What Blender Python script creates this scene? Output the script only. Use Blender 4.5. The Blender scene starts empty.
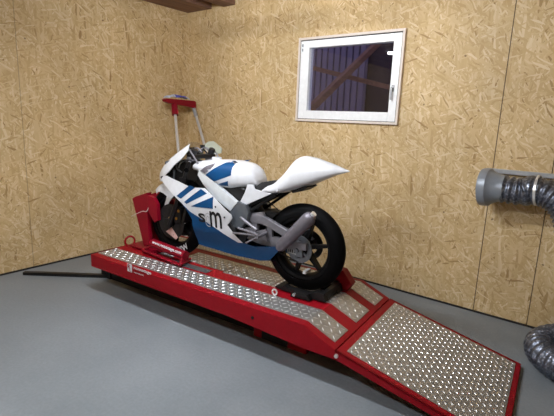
import bpy, bmesh, math, random
from mathutils import Vector, Matrix
from mathutils.bvhtree import BVHTree
random.seed(7)
SC = bpy.context.scene
COL = SC.collection
PI = math.pi

# ------------------------------------------------------------------ materials
def new_mat(name):
    m = bpy.data.materials.new(name); m.use_nodes = True
    nt = m.node_tree
    b = nt.nodes['Principled BSDF']
    return m, nt, b
def N(nt, typ, **kw):
    n = nt.nodes.new(typ)
    for k, v in kw.items():
        if k.startswith('i_'):
            n.inputs[k[2:]].default_value = v
        else:
            setattr(n, k, v)
    return n
def math_n(nt, op, a, b=None):
    n = nt.nodes.new('ShaderNodeMath'); n.operation = op
    for i, x in enumerate((a, b)):
        if x is None: continue
        if isinstance(x, (int, float)): n.inputs[i].default_value = x
        else: nt.links.new(x, n.inputs[i])
    return n.outputs[0]
def mix_rgb(nt, fac, a, b, blend='MIX'):
    n = nt.nodes.new('ShaderNodeMix'); n.data_type = 'RGBA'; n.blend_type = blend
    for sock, x in ((n.inputs[0], fac), (n.inputs[6], a), (n.inputs[7], b)):
        if isinstance(x, (int, float)): sock.default_value = x
        elif isinstance(x, tuple): sock.default_value = (*x, 1) if len(x) == 3 else x
        else: nt.links.new(x, sock)
    return n.outputs[2]
def ramp(nt, fac, stops):
    n = nt.nodes.new('ShaderNodeValToRGB')
    e = n.color_ramp.elements
    while len(e) < len(stops): e.new(0.5)
    for el, (p, c) in zip(e, stops):
        el.position = p; el.color = (*c, 1) if len(c) == 3 else c
    nt.links.new(fac, n.inputs[0])
    return n.outputs[0]
def plain(name, col, rough=0.5, metal=0.0, coat=0.0, noise=0.0, nscale=30, bump=0.0, spec=0.5):
    """Procedural paint / plastic / metal: base colour with slight fine mottling and bump."""
    m, nt, b = new_mat(name)
    b.inputs['Roughness'].default_value = rough
    b.inputs['Metallic'].default_value = metal
    b.inputs['Coat Weight'].default_value = coat
    b.inputs['Coat Roughness'].default_value = 0.08
    b.inputs['Specular IOR Level'].default_value = spec
    tc = N(nt, 'ShaderNodeTexCoord')
    nz = N(nt, 'ShaderNodeTexNoise', i_Scale=nscale, i_Detail=3.0)
    nt.links.new(tc.outputs['Object'], nz.inputs['Vector'])
    k = max(noise, 0.04)
    lo = tuple(c*(1-k) for c in col); hi = tuple(min(1, c*(1+k)) for c in col)
    c = ramp(nt, nz.outputs['Fac'], [(0.3, lo), (0.7, hi)])
    nt.links.new(c, b.inputs['Base Color'])
    if bump:
        bp = N(nt, 'ShaderNodeBump', i_Strength=bump, i_Distance=0.002)
        nt.links.new(nz.outputs['Fac'], bp.inputs['Height'])
        nt.links.new(bp.outputs[0], b.inputs['Normal'])
    return m
def osb_mat(name, axis, seams, dark_seam=0.88):
    m, nt, b = new_mat(name)
    tc = N(nt, 'ShaderNodeTexCoord')
    sep = N(nt, 'ShaderNodeSeparateXYZ'); nt.links.new(tc.outputs['Object'], sep.inputs[0])
    cmb = N(nt, 'ShaderNodeCombineXYZ')
    nt.links.new(sep.outputs[axis], cmb.inputs[0]); nt.links.new(sep.outputs[2], cmb.inputs[1])
    # soft warp so that strands are not perfectly straight cells
    wz = N(nt, 'ShaderNodeTexNoise', i_Scale=9.0, i_Detail=2.0)
    nt.links.new(cmb.outputs[0], wz.inputs['Vector'])
    wv = N(nt, 'ShaderNodeVectorMath', operation='MULTIPLY_ADD')
    nt.links.new(wz.outputs['Color'], wv.inputs[0]); wv.inputs[1].default_value = (0.03, 0.03, 0); nt.links.new(cmb.outputs[0], wv.inputs[2])
    pale, tan, mid, dark = (0.66, 0.50, 0.285), (0.60, 0.435, 0.225), (0.53, 0.365, 0.175), (0.36, 0.225, 0.095)
    col = None
    layers = [(82, 11, 70, 0.0), (100, 12, 80, 0.42), (72, 11, 76, 0.48), (45, 12, 90, 0.66), (124, 13, 84, 0.60), (92, 8, 56, 0.70), (15, 12, 92, 0.86), (150, 11, 76, 0.84)]
    for i, (ang, sl, sw, thr) in enumerate(layers):
        mp = N(nt, 'ShaderNodeMapping', vector_type='TEXTURE')
        mp.inputs['Rotation'].default_value = (0, 0, math.radians(ang))
        mp.inputs['Location'].default_value = (i*3.7, i*1.3, 0)
        mp.inputs['Scale'].default_value = (1/sl, 1/sw, 1)
        nt.links.new(wv.outputs[0], mp.inputs['Vector'])
        vo = N(nt, 'ShaderNodeTexVoronoi', voronoi_dimensions='2D', i_Scale=1.0)
        nt.links.new(mp.outputs[0], vo.inputs['Vector'])
        sc = N(nt, 'ShaderNodeSeparateColor'); nt.links.new(vo.outputs['Color'], sc.inputs[0])
        c = ramp(nt, sc.outputs[0], [(0.0, dark), (0.05, mid), (0.36, tan), (0.75, pale), (1.0, (0.75, 0.61, 0.40))])
        if col is None: col = c
        else:
            f = math_n(nt, 'GREATER_THAN', sc.outputs[1], thr)
            col = mix_rgb(nt, f, col, c)
    # broad tone changes, small dark knots and flecks
    bn = N(nt, 'ShaderNodeTexNoise', i_Scale=1.6, i_Detail=3.0); nt.links.new(cmb.outputs[0], bn.inputs['Vector'])
    col = mix_rgb(nt, 1.0, col, ramp(nt, bn.outputs['Fac'], [(0.3, (0.86, 0.85, 0.83)), (0.7, (1.06, 1.05, 1.03))]), 'MULTIPLY')
    kn = N(nt, 'ShaderNodeTexVoronoi', voronoi_dimensions='2D', i_Scale=1.5); nt.links.new(wv.outputs[0], kn.inputs['Vector'])
    kf = math_n(nt, 'LESS_THAN', kn.outputs['Distance'], 0.012)
    col = mix_rgb(nt, math_n(nt, 'MULTIPLY', kf, 0.7), col, (0.12, 0.06, 0.025))
    for sx in seams:
        d = math_n(nt, 'ABSOLUTE', math_n(nt, 'SUBTRACT', sep.outputs[axis], sx))
        f = math_n(nt, 'MULTIPLY', math_n(nt, 'LESS_THAN', d, 0.0035), dark_seam)
        col = mix_rgb(nt, f, col, (0.05, 0.03, 0.015))
    nt.links.new(col, b.inputs['Base Color'])
    b.inputs['Roughness'].default_value = 0.62
    b.inputs['Specular IOR Level'].default_value = 0.3
    bp = N(nt, 'ShaderNodeBump', i_Strength=0.25, i_Distance=0.002)
    bw = N(nt, 'ShaderNodeRGBToBW'); nt.links.new(col, bw.inputs[0])
    nt.links.new(bw.outputs[0], bp.inputs['Height']); nt.links.new(bp.outputs[0], b.inputs['Normal'])
    return m
def concrete_mat():
    m, nt, b = new_mat('concrete')
    tc = N(nt, 'ShaderNodeTexCoord')
    a = N(nt, 'ShaderNodeTexNoise', i_Scale=1.7, i_Detail=6.0, i_Roughness=0.65)
    f = N(nt, 'ShaderNodeTexNoise', i_Scale=60.0, i_Detail=3.0)
    for n in (a, f): nt.links.new(tc.outputs['Object'], n.inputs['Vector'])
    c = ramp(nt, a.outputs['Fac'], [(0.25, (0.185, 0.212, 0.238)), (0.5, (0.222, 0.25, 0.277)), (0.75, (0.258, 0.287, 0.315))])
    c = mix_rgb(nt, 1.0, c, ramp(nt, f.outputs['Fac'], [(0.3, (0.93, 0.93, 0.93)), (0.7, (1.05, 1.05, 1.05))]), 'MULTIPLY')
    nt.links.new(c, b.inputs['Base Color'])
    r = ramp(nt, a.outputs['Fac'], [(0.3, (0.42,)*3), (0.7, (0.6,)*3)])
    nt.links.new(r, b.inputs['Roughness'])
    b.inputs['Specular IOR Level'].default_value = 0.35
    bp = N(nt, 'ShaderNodeBump', i_Strength=0.12, i_Distance=0.003)
    nt.links.new(f.outputs['Fac'], bp.inputs['Height']); nt.links.new(bp.outputs[0], b.inputs['Normal'])
    return m
def timber_mat(name, c0, c1):
    m, nt, b = new_mat(name)
    tc = N(nt, 'ShaderNodeTexCoord')
    mp = N(nt, 'ShaderNodeMapping'); mp.inputs['Scale'].default_value = (14, 1.2, 14)
    nt.links.new(tc.outputs['Object'], mp.inputs[0])
    n = N(nt, 'ShaderNodeTexNoise', i_Scale=2.0, i_Detail=5.0, i_Distortion=0.6); nt.links.new(mp.outputs[0], n.inputs['Vector'])
    nt.links.new(ramp(nt, n.outputs['Fac'], [(0.3, c0), (0.7, c1)]), b.inputs['Base Color'])
    b.inputs['Roughness'].default_value = 0.7
    return m
def glass_mat(name, tint, refl=1.0, ior=1.5, rough=0.0):
    m = bpy.data.materials.new(name); m.use_nodes = True
    nt = m.node_tree; nt.nodes.clear()
    o = N(nt, 'ShaderNodeOutputMaterial'); mx = N(nt, 'ShaderNodeMixShader')
    t = N(nt, 'ShaderNodeBsdfTransparent'); t.inputs[0].default_value = (*tint, 1)
    gl = N(nt, 'ShaderNodeBsdfGlossy'); gl.inputs['Roughness'].default_value = rough
    fr = N(nt, 'ShaderNodeFresnel'); fr.inputs[0].default_value = ior
    nt.links.new(math_n(nt, 'MULTIPLY', fr.outputs[0], refl), mx.inputs[0])
    nt.links.new(t.outputs[0], mx.inputs[1]); nt.links.new(gl.outputs[0], mx.inputs[2]); nt.links.new(mx.outputs[0], o.inputs[0])
    return m
def translucent_mat(name, col, alpha):
    m, nt, b = new_mat(name)
    b.inputs['Base Color'].default_value = (*col, 1); b.inputs['Alpha'].default_value = alpha
    b.inputs['Roughness'].default_value = 0.12
    return m
def hose_mat():
    m, nt, b = new_mat('foil_hose')
    tc = N(nt, 'ShaderNodeTexCoord')
    v = N(nt, 'ShaderNodeTexVoronoi', i_Scale=60.0); n = N(nt, 'ShaderNodeTexNoise', i_Scale=55.0, i_Detail=4.0)
    for q in (v, n): nt.links.new(tc.outputs['Object'], q.inputs['Vector'])
    nt.links.new(ramp(nt, n.outputs['Fac'], [(0.40, (0.10, 0.115, 0.15)), (0.54, (0.16, 0.18, 0.23)), (0.66, (0.34, 0.37, 0.45))]), b.inputs['Base Color'])
    b.inputs['Metallic'].default_value = 0.75; b.inputs['Roughness'].default_value = 0.36
    bp = N(nt, 'ShaderNodeBump', i_Strength=0.5, i_Distance=0.004)
    nt.links.new(v.outputs['Distance'], bp.inputs['Height']); nt.links.new(bp.outputs[0], b.inputs['Normal'])
    return m

M = {}
M['red'] = plain('red_powder_coat', (0.265, 0.003, 0.010), 0.46, noise=0.06, spec=0.2)
M['red_gloss'] = plain('red_gloss', (0.21, 0.002, 0.013), 0.42, spec=0.25)
M['alu'] = plain('aluminium_tread', (0.46, 0.465, 0.475), 0.44, 0.8, noise=0.1, nscale=18, bump=0.05)
M['alu_worn'] = plain('aluminium_tread_worn', (0.85, 0.86, 0.88), 0.34, 0.8)
M['alu_frame'] = plain('brushed_aluminium', (0.74, 0.78, 0.83), 0.4, 0.3, noise=0.06)
M['grey_alu'] = plain('grey_cast_aluminium', (0.22, 0.215, 0.245), 0.45, 0.5, noise=0.08)
M['muffler'] = plain('muffler_metal', (0.17, 0.16, 0.19), 0.5, 0.5, noise=0.1)
M['pivot'] = plain('pivot_metal', (0.16, 0.18, 0.21), 0.45, 0.7, noise=0.1)
M['steel'] = plain('polished_steel', (0.74, 0.75, 0.77), 0.28, 0.55)
M['white'] = plain('white_paint', (0.63, 0.645, 0.69), 0.28, coat=0.4, noise=0.02)
M['blue'] = plain('blue_paint', (0.002, 0.050, 0.155), 0.4, spec=0.25)
M['black'] = plain('black_plastic', (0.007, 0.007, 0.008), 0.5, spec=0.3)
M['black_metal'] = plain('black_metal', (0.008, 0.008, 0.009), 0.45, 0.1, spec=0.3)
M['rubber'] = plain('tyre_rubber', (0.003, 0.003, 0.0035), 0.6, noise=0.2, nscale=60, spec=0.05)
M['rim'] = plain('rim_black', (0.004, 0.004, 0.005), 0.45, spec=0.15)
M['dark_metal'] = plain('dark_engine_metal', (0.022, 0.022, 0.025), 0.45, 0.5, noise=0.3)
M['grey_print'] = plain('grey_print', (0.36, 0.37, 0.39), 0.5)
M['pink_print'] = plain('pink_print', (0.62, 0.40, 0.38), 0.5)
M['gold'] = plain('gold_anodised', (0.45, 0.22, 0.04), 0.35, 0.8)
M['seat'] = plain('seat_foam', (0.012, 0.012, 0.013), 0.8, bump=0.3, nscale=80)
M['window_white'] = plain('window_pvc', (0.88, 0.90, 0.93), 0.3, noise=0.01)
M['window_trim'] = plain('window_trim', (0.70, 0.62, 0.56), 0.5)
M['gap'] = plain('dark_gap', (0.02, 0.017, 0.015), 0.9)
M['grey_plastic'] = plain('grey_plastic', (0.25, 0.28, 0.325), 0.38, 0.2, noise=0.05)
M['galv'] = plain('galvanised_steel', (0.36, 0.37, 0.39), 0.5, 0.3, noise=0.12)
M['cloth_blue'] = plain('blue_cloth', (0.10, 0.11, 0.55), 0.8, noise=0.3, nscale=40)
M['cloth_white'] = plain('white_cloth', (0.50, 0.56, 0.72), 0.8, noise=0.2, nscale=40)
M['hose'] = hose_mat()
M['guard'] = translucent_mat('pale_guard', (0.50, 0.54, 0.46), 0.62)
M['fibre'] = plain('raw_fibreglass', (0.34, 0.37, 0.30), 0.5, noise=0.1)
M['glass'] = glass_mat('window_glass', (0.80, 0.80, 0.86), 1.5)
M['screen'] = translucent_mat('clear_screen', (0.55, 0.57, 0.52), 0.16)
M['concrete'] = concrete_mat()
M['osb_x'] = osb_mat('osb_back', 0, [3.488, 3.874, 5.3])
M['osb_y'] = osb_mat('osb_side', 1, [-1.912, -3.162, -4.412], 0.4)
M['timber'] = timber_mat('rough_timber', (0.14, 0.07, 0.05), (0.25, 0.14, 0.095))
M['timber_out'] = timber_mat('outdoor_timber', (0.17, 0.085, 0.055), (0.30, 0.16, 0.10))
M['ceil'] = timber_mat('ceiling_boards', (0.40, 0.28, 0.18), (0.55, 0.42, 0.28))
M['shed'] = plain('corrugated_sheet', (0.20, 0.18, 0.235), 0.6, noise=0.1, nscale=4)
M['panel_dark'] = plain('dark_panel_paint', (0.05, 0.04, 0.04), 0.8, noise=0.2, nscale=4)
for nm, st in (('tube_bright', 300), ('tube_dim', 250)):
    m, nt, b = new_mat(nm)
    b.inputs['Emission Color'].default_value = (0.94, 0.97, 1, 1); b.inputs['Emission Strength'].default_value = st
    M[nm] = m

# ------------------------------------------------------------------ mesh helpers
def mesh_obj(name, bm, mats, parent=None, smooth=None, loc=None):
    bmesh.ops.recalc_face_normals(bm, faces=bm.faces)
    me = bpy.data.meshes.new(name); bm.to_mesh(me); bm.free()
    for mt in (mats if isinstance(mats, (list, tuple)) else [mats]): me.materials.append(M[mt])
    if smooth is not None:
        for p in me.polygons: p.use_smooth = True
        try: me.set_sharp_from_angle(angle=math.radians(smooth))
        except Exception: pass
    o = bpy.data.objects.new(name, me); COL.objects.link(o)
    if parent is not None: o.parent = parent
    if loc is not None: o.location = loc
    return o
def thing(name, label, cat, loc=(0, 0, 0), rz=0.0, group=None):
    o = bpy.data.objects.new(name, None); COL.objects.link(o)
    o.location = loc; o.rotation_euler = (0, 0, rz); o.empty_display_size = 0.1
    o['label'] = label; o['category'] = cat
    if group: o['group'] = group
    return o
def tag(o, label, cat, group=None):
    o['label'] = label; o['category'] = cat
    if group: o['group'] = group
    return o
def struct(o):
    o['kind'] = 'structure'; return o
def setmi(faces, mi):
    for f in faces: f.material_index = mi
def box(bm, lo, hi, bev=0.0, mi=0, mat=None):
    r = bmesh.ops.create_cube(bm, size=1.0)
    vs = r['verts']
    for v in vs:
        v.co = Vector([lo[i]+(v.co[i]+0.5)*(hi[i]-lo[i]) for i in range(3)])
    fs = list({f for v in vs for f in v.link_faces}); setmi(fs, mi)
    if bev:
        es = list({e for v in vs for e in v.link_edges})
        r2 = bmesh.ops.bevel(bm, geom=es, offset=bev, segments=2, affect='EDGES', profile=0.7)
        vs = list({v for f in r2['faces'] for v in f.verts} | {v for v in vs if v.is_valid})
        setmi([f for f in r2['faces']], mi)
    if mat is not None:
        for v in vs: v.co = mat @ v.co
    return vs
def ring_faces(bm, rings, close=True, mi=0, cap0=True, cap1=True):
    n = len(rings[0])
    for a, b in zip(rings, rings[1:]):
        for i in range(n if close else n-1):
            j = (i+1) % n
            f = bm.faces.new((a[i], a[j], b[j], b[i])); f.material_index = mi
    if close:
        if cap0: bm.faces.new(rings[0]).material_index = mi
        if cap1: bm.faces.new(list(reversed(rings[-1]))).material_index = mi
def tube(bm, path, r, n=10, mi=0, cap=True, closed=False):
    P = [Vector(p) for p in path]
    R = r if isinstance(r, (list, tuple)) else [r]*len(P)
    rings = []; up = None
    for i, p in enumerate(P):
        if closed: t = P[(i+1) % len(P)]-P[i-1]
        else: t = P[min(i+1, len(P)-1)]-P[max(i-1, 0)]
        t.normalize()
        if up is None:
            up = Vector((0, 0, 1)) if abs(t.z) < 0.9 else Vector((1, 0, 0))
        up = (up-t*up.dot(t)).normalized(); side = t.cross(up)
        rings.append([bm.verts.new(p+(up*math.cos(2*PI*k/n)+side*math.sin(2*PI*k/n))*R[i]) for k in range(n)])
    if closed:
        ring_faces(bm, rings+[rings[0]], True, mi, False, False)
    else:
        ring_faces(bm, rings, True, mi, cap, cap)
def lathe(bm, prof, c, axis='y', n=32, mi=0, mat=None):
    """prof: (radius, along) pairs, closed loop when first radius > 0 at both ends."""
    rings = []
    for k in range(n):
        a = 2*PI*k/n; ring = []
        for r, h in prof:
            p = {'y': (r*math.cos(a), h, r*math.sin(a)), 'x': (h, r*math.cos(a), r*math.sin(a)), 'z': (r*math.cos(a), r*math.sin(a), h)}[axis]
            p = Vector(p)
            if mat is not None: p = mat @ p
            ring.append(bm.verts.new(p+Vector(c)))
        rings.append(ring)
    m_ = len(prof)
    for k in range(n):
        A, Bq = rings[k], rings[(k+1) % n]
        for i in range(m_):
            j = (i+1) % m_
            f = bm.faces.new((A[i], A[j], Bq[j], Bq[i])); f.material_index = mi
def prism(bm, pts, y0, y1, mi=0, bev=0.0, plane='xz'):
    """extrude an outline given in (x,z) from y0 to y1 (or (x,y) from z0 to z1)."""
    mk = (lambda p, h: (p[0], h, p[1])) if plane == 'xz' else (lambda p, h: (p[0], p[1], h))
    if plane == 'yz': mk = lambda p, h: (h, p[0], p[1])
    a = [bm.verts.new(mk(p, y0)) for p in pts]; b = [bm.verts.new(mk(p, y1)) for p in pts]
    fs = [bm.faces.new(a), bm.faces.new(list(reversed(b)))]
    for i in range(len(pts)):
        j = (i+1) % len(pts)
        fs.append(bm.faces.new((a[i], b[i], b[j], a[j])))
    setmi(fs, mi)
    if bev:
        es = list({e for f in fs[:2] for e in f.edges})
        r = bmesh.ops.bevel(bm, geom=es, offset=bev, segments=2, affect='EDGES', profile=0.7); setmi(r['faces'], mi)
def sheet(bm, pts, vf, thick, mi=0, sign=1, cell=0.035, off=0.0):
    """A thin shell: outline in (x,z) laid on the surface y = sign*vf(x,z), triangulated finely."""
    t = bmesh.new()
    vs = []
    n = len(pts)
    for i in range(n):
        p, q = pts[i], pts[(i+1) % n]
        k = max(1, int(math.hypot(q[0]-p[0], q[1]-p[1])/cell))
        for j in range(k): vs.append(t.verts.new((p[0]+(q[0]-p[0])*j/k, 0, p[1]+(q[1]-p[1])*j/k)))
    t.faces.new(vs)
    x0 = min(p[0] for p in pts); x1 = max(p[0] for p in pts); z0 = min(p[1] for p in pts); z1 = max(p[1] for p in pts)
    for ax, lo, hi in ((0, x0, x1), (2, z0, z1)):
        h = lo+cell
        while h < hi-0.003:
            co = Vector((0, 0, 0)); no = Vector((0, 0, 0)); co[ax] = h; no[ax] = 1
            bmesh.ops.bisect_plane(t, geom=t.verts[:]+t.edges[:]+t.faces[:], plane_co=co, plane_no=no)
            h += cell
    bmesh.ops.triangulate(t, faces=[f for f in t.faces if len(f.verts) > 4])
    t.verts.index_update()
    outer = [bm.verts.new((v.co.x, sign*(vf(v.co.x, v.co.z)+off), v.co.z)) for v in t.verts]
    inner = [bm.verts.new((v.co.x, sign*(vf(v.co.x, v.co.z)+off-thick), v.co.z)) for v in t.verts]
    for f in t.faces:
        ids = [v.index for v in f.verts]
        bm.faces.new([outer[i] for i in ids]).material_index = mi
        bm.faces.new([inner[i] for i in reversed(ids)]).material_index = mi
    for e in t.edges:
        if len(e.link_faces) == 1:
            a, b = e.verts[0].index, e.verts[1].index
            bm.faces.new((outer[a], outer[b], inner[b], inner[a])).material_index = mi
    t.free()
def text_bm(bm, s, fn, mi=0, bold=0.0):
    """letters with height 1 laid out along x, mapped through fn(x, y) -> 3D point"""
    cu = bpy.data.curves.new('lettering', 'FONT'); cu.body = s; cu.size = 1.0; cu.offset = bold; cu.resolution_u = 3
    o = bpy.data.objects.new('lettering', cu); COL.objects.link(o)
    dg = bpy.context.evaluated_depsgraph_get(); dg.update()
    me = bpy.data.meshes.new_from_object(o.evaluated_get(dg))
    bpy.data.objects.remove(o); bpy.data.curves.remove(cu)
    xs = [v.co.x for v in me.vertices]; ys = [v.co.y for v in me.vertices]
    x0, x1, y0, y1 = min(xs), max(xs), min(ys), max(ys)
    vs = [bm.verts.new(fn((v.co.x-x0)/(x1-x0), (v.co.y-y0)/(y1-y0))) for v in me.vertices]
    for p in me.polygons:
        try: bm.faces.new([vs[i] for i in p.vertices]).material_index = mi
        except ValueError: pass
    bpy.data.meshes.remove(me)
def bezier(pts, n=8):
    """Catmull-Rom through points"""
    P = [Vector(p) for p in pts]; out = []
    for i in range(len(P)-1):
        a = P[max(i-1, 0)]; b = P[i]; c = P[i+1]; d = P[min(i+2, len(P)-1)]
        for k in range(n):
            t = k/n
            out.append(0.5*((2*b)+(c-a)*t+(2*a-5*b+4*c-d)*t*t+(-a+3*b-3*c+d)*t**3))
    out.append(P[-1]); return out

# ------------------------------------------------------------------ camera
cam_d = bpy.data.cameras.new('camera'); cam = bpy.data.objects.new('camera', cam_d); COL.objects.link(cam)
cam_d.sensor_width = 36.0; cam_d.lens = 36*431.68/554; cam_d.clip_start = 0.05
rt = Vector((0.7894834660214114, 0.6125428477850303, 0.03882159845014479))
up = Vector((-0.15406774185694175, 0.13655197762284826, 0.97857891267204))
fw = Vector((-0.5941203479076624, 0.7785530277602768, -0.20217862193462444))
mw = Matrix((( rt.x, up.x, -fw.x, 4.19203), (rt.y, up.y, -fw.y, -3.62129), (rt.z, up.z, -fw.z, 1.48013), (0, 0, 0, 1)))
cam.matrix_world = mw
SC.camera = cam

# ------------------------------------------------------------------ room
RX, RY, RZ = 6.4, -6.2, 2.76
WX0, WX1, WZ0, WZ1 = 1.634, 2.702, 1.468, 2.249
bm = bmesh.new(); box(bm, (-0.16, RY-0.16, -0.12), (RX+0.16, 0.16, 0)); struct(mesh_obj('floor', bm, 'concrete'))
bm = bmesh.new()
box(bm, (0, 0, 0), (WX0, 0.14, RZ)); box(bm, (WX1, 0, 0), (RX, 0.14, RZ)); box(bm, (WX0, 0, 0), (WX1, 0.14, WZ0)); box(bm, (WX0, 0, WZ1), (WX1, 0.14, RZ))
struct(mesh_obj('wall_back', bm, 'osb_x'))
bm = bmesh.new(); box(bm, (-0.14, RY-0.14, 0), (0, 0.14, RZ)); struct(mesh_obj('wall_left', bm, 'osb_y'))
bm = bmesh.new(); box(bm, (RX, RY-0.14, 0), (RX+0.14, 0.14, RZ)); struct(mesh_obj('wall_right', bm, 'osb_y'))
bm = bmesh.new(); box(bm, (0, RY-0.14, 0), (RX, RY, RZ)); struct(mesh_obj('wall_front', bm, 'osb_x'))
bm = bmesh.new(); box(bm, (-0.14, RY-0.14, RZ), (RX+0.14, 0.14, RZ+0.1)); struct(mesh_obj('ceiling', bm, 'ceil'))
for i, (x0, x1) in enumerate([(0.0, 0.40), (0.585, 0.76), (1.9, 2.08), (3.1, 3.28), (4.3, 4.48), (5.5, 5.68)]):
    bm = bmesh.new(); box(bm, (x0, RY, 2.655), (x1, 0, RZ), 0.004)
    struct(mesh_obj('trim_%d' % (i+1), bm, 'timber'))
for nm, lo, hi in [('gap_strip_back', (0, -0.012, 0), (RX, 0, 0.013)), ('gap_strip_left', (0, RY, 0), (0.012, -0.012, 0.013))]:
    bm = bmesh.new(); box(bm, lo, hi); struct(mesh_obj(nm, bm, 'gap'))  # dark strips added for the dark gap where wall meets floor

# window: trim, frame, sash, pane, handle
win = struct(bpy.data.objects.new('window_1', None)); COL.objects.link(win); win.location = ((WX0+WX1)/2, 0, WZ0)
wx, wz = win.location.x, win.location.z
def frame_bm(x0, x1, z0, z1, w, y0, y1, bev=0.004):
    bm = bmesh.new()
    wl, wr, wb, wt = w
    for lo, hi in (((x0, y0, z0), (x0+wl, y1, z1)), ((x1-wr, y0, z0), (x1, y1, z1)), ((x0+wl, y0, z0), (x1-wr, y1, z0+wb)), ((x0+wl, y0, z1-wt), (x1-wr, y1, z1))):
        box(bm, (lo[0]-wx, lo[1], lo[2]-wz), (hi[0]-wx, hi[1], hi[2]-wz), bev)
    return bm
mesh_obj('window_trim', frame_bm(WX0, WX1, WZ0, WZ1, (.022,)*4, -0.030, 0.10), 'window_trim', win)
mesh_obj('gap_shadow', frame_bm(WX0+.02, WX1-.02, WZ0+.02, WZ1-.02, (.014, .014, .014, .014), -0.016, 0.08, 0), 'gap', win)  # dark strip added for the shadow line between trim and sash
mesh_obj('sash', frame_bm(WX0+.025, WX1-.029, WZ0+.026, WZ1-.030, (.097, .069, .078, .065), -0.020, 0.06, 0.006), 'window_white', win)
bm = bmesh.new(); box(bm, (WX0+.1-wx, .018, WZ0+.09-wz), (WX1-.08-wx, .024, WZ1-.08-wz)); mesh_obj('pane', bm, 'glass', win)
bm = bmesh.new()
hx, hz = 2.632-wx, 1.745-wz
box(bm, (hx-.012, -.026, hz-.0), (hx+.012, -.019, hz+.055), .004); tube(bm, [(hx, -.024, hz+.025), (hx, -.048, hz+.025)], .007)
box(bm, (hx-.007, -.056, hz-.07), (hx+.007, -.044, hz+.034), .004); mesh_obj('handle', bm, 'galv', win, 30)
bm = bmesh.new()
for z in (2.165, 2.125): box(bm, (WX0+.042-wx, -.027, z-wz), (WX0+.052-wx, -.018, z+.026-wz), .002)
mesh_obj('hinge', bm, 'grey_plastic', win)

# outside, seen through the pane
def outp(p): return p
bm = bmesh.new()
yo = 3.0; xa, xb = -4.2, 0.80
ribs = []; x = xa
while x < xb:
    ribs += [(x, yo), (x+.085, yo), (x+.095, yo+.035), (x+.110, yo+.035)]; x += .12
a = [bm.verts.new((p[0], p[1], -0.1)) for p in ribs]; b_ = [bm.verts.new((p[0], p[1], 4.6)) for p in ribs]
for i in range(len(ribs)-1): bm.faces.new((a[i], a[i+1], b_[i+1], b_[i]))
r = bmesh.ops.extrude_face_region(bm, geom=bm.faces[:])
for e in r['geom']:
    if isinstance(e, bmesh.types.BMVert): e.co.y += .03
tag(mesh_obj('corrugated_wall', bm, 'shed'), 'purple grey corrugated metal shed wall seen through the window pane', 'wall')
bm = bmesh.new(); box(bm, (0.5, 3.12, -0.1), (4.2, 3.22, 4.6)); 
tag(mesh_obj('dark_panel', bm, 'panel_dark'), 'added dark panel behind the right third of the window pane', 'wall')  # panel added so this part of the view stays dark, hiding the sky
TRX = (1.2827, 1.5120)
truss = thing('timber_truss', 'crossed rough timbers outdoors, seen through the window pane', 'timber frame', (TRX[0], .6, -.1))
def beam(name, p, q, w):
    p, q = Vector(p), Vector(q); d = (q-p); L = d.length; d.normalize()
    y = Vector((0, 1, 0)); z = d.cross(y).normalized(); y = z.cross(d)
    m = Matrix((( d.x, y.x, z.x, p.x), (d.y, y.y, z.y, p.y), (d.z, y.z, z.z, p.z), (0, 0, 0, 1)))
    bm = bmesh.new(); box(bm, (0, -w*.5, -w*.5), (L, w*.5, w*.5), .006)
    m = Matrix.Translation(-truss.location) @ m
    for v in bm.verts: v.co = m @ v.co
    return mesh_obj(name, bm, 'timber_out', truss)
A1, A2 = (1.2827, 1.5120), (1.1679, 2.6676)
beam('brace', (A1[0], .6, A1[1]), (A2[0], 2.7, A2[1]), .078)
beam('post', (A1[0]-.02, .6, -.1), (A1[0], .601, A1[1]), .12)
B1, B2 = (0.5190, 2.2365), (1.8660, 1.9173)
beam('rail', (B1[0], 1.72, B1[1]), (B2[0], 1.72, B2[1]), .060)
bm = bmesh.new(); box(bm, (-6, 0.2, -0.2), (7, 4, -0.1)); struct(mesh_obj('floor_outside', bm, 'concrete'))

# ------------------------------------------------------------------ ceiling lamps
def lamp(name, label, loc, rz, mat, length=1.25):
    t = thing(name, label, 'lamp', loc, rz, None)
    bm = bmesh.new(); box(bm, (-length/2, -.06, .03), (length/2, .06, .08), .006); mesh_obj('housing', bm, 'window_white', t)
    bm = bmesh.new(); tube(bm, [(-length/2+.03, 0, .012), (length/2-.03, 0, .012)], .016, 12); mesh_obj('tube', bm, mat, t)
    bm = bmesh.new()
    bm.free()
    for s in (-1, 1):
        bm = bmesh.new(); tube(bm, [(s*length*.35, 0, .07), (s*length*.35, 0, RZ-loc[2])], .004, 6)
        mesh_obj('hanger', bm, 'galv', t)
    return t
lamp('ceiling_lamp', 'white tube lamp hanging above the motorcycle lift', (2.17, -2.14, 2.40), 0, 'tube_bright')
lamp('ceiling_lamp', 'white tube lamp hanging over the middle of the room', (2.7, -3.75, 2.45), 0, 'tube_dim')

w = bpy.data.worlds.new('world'); SC.world = w; w.use_nodes = True
bg = w.node_tree.nodes['Background']; bg.inputs[0].default_value = (0.68, 0.64, 1.0, 1); bg.inputs[1].default_value = 0.7

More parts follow.
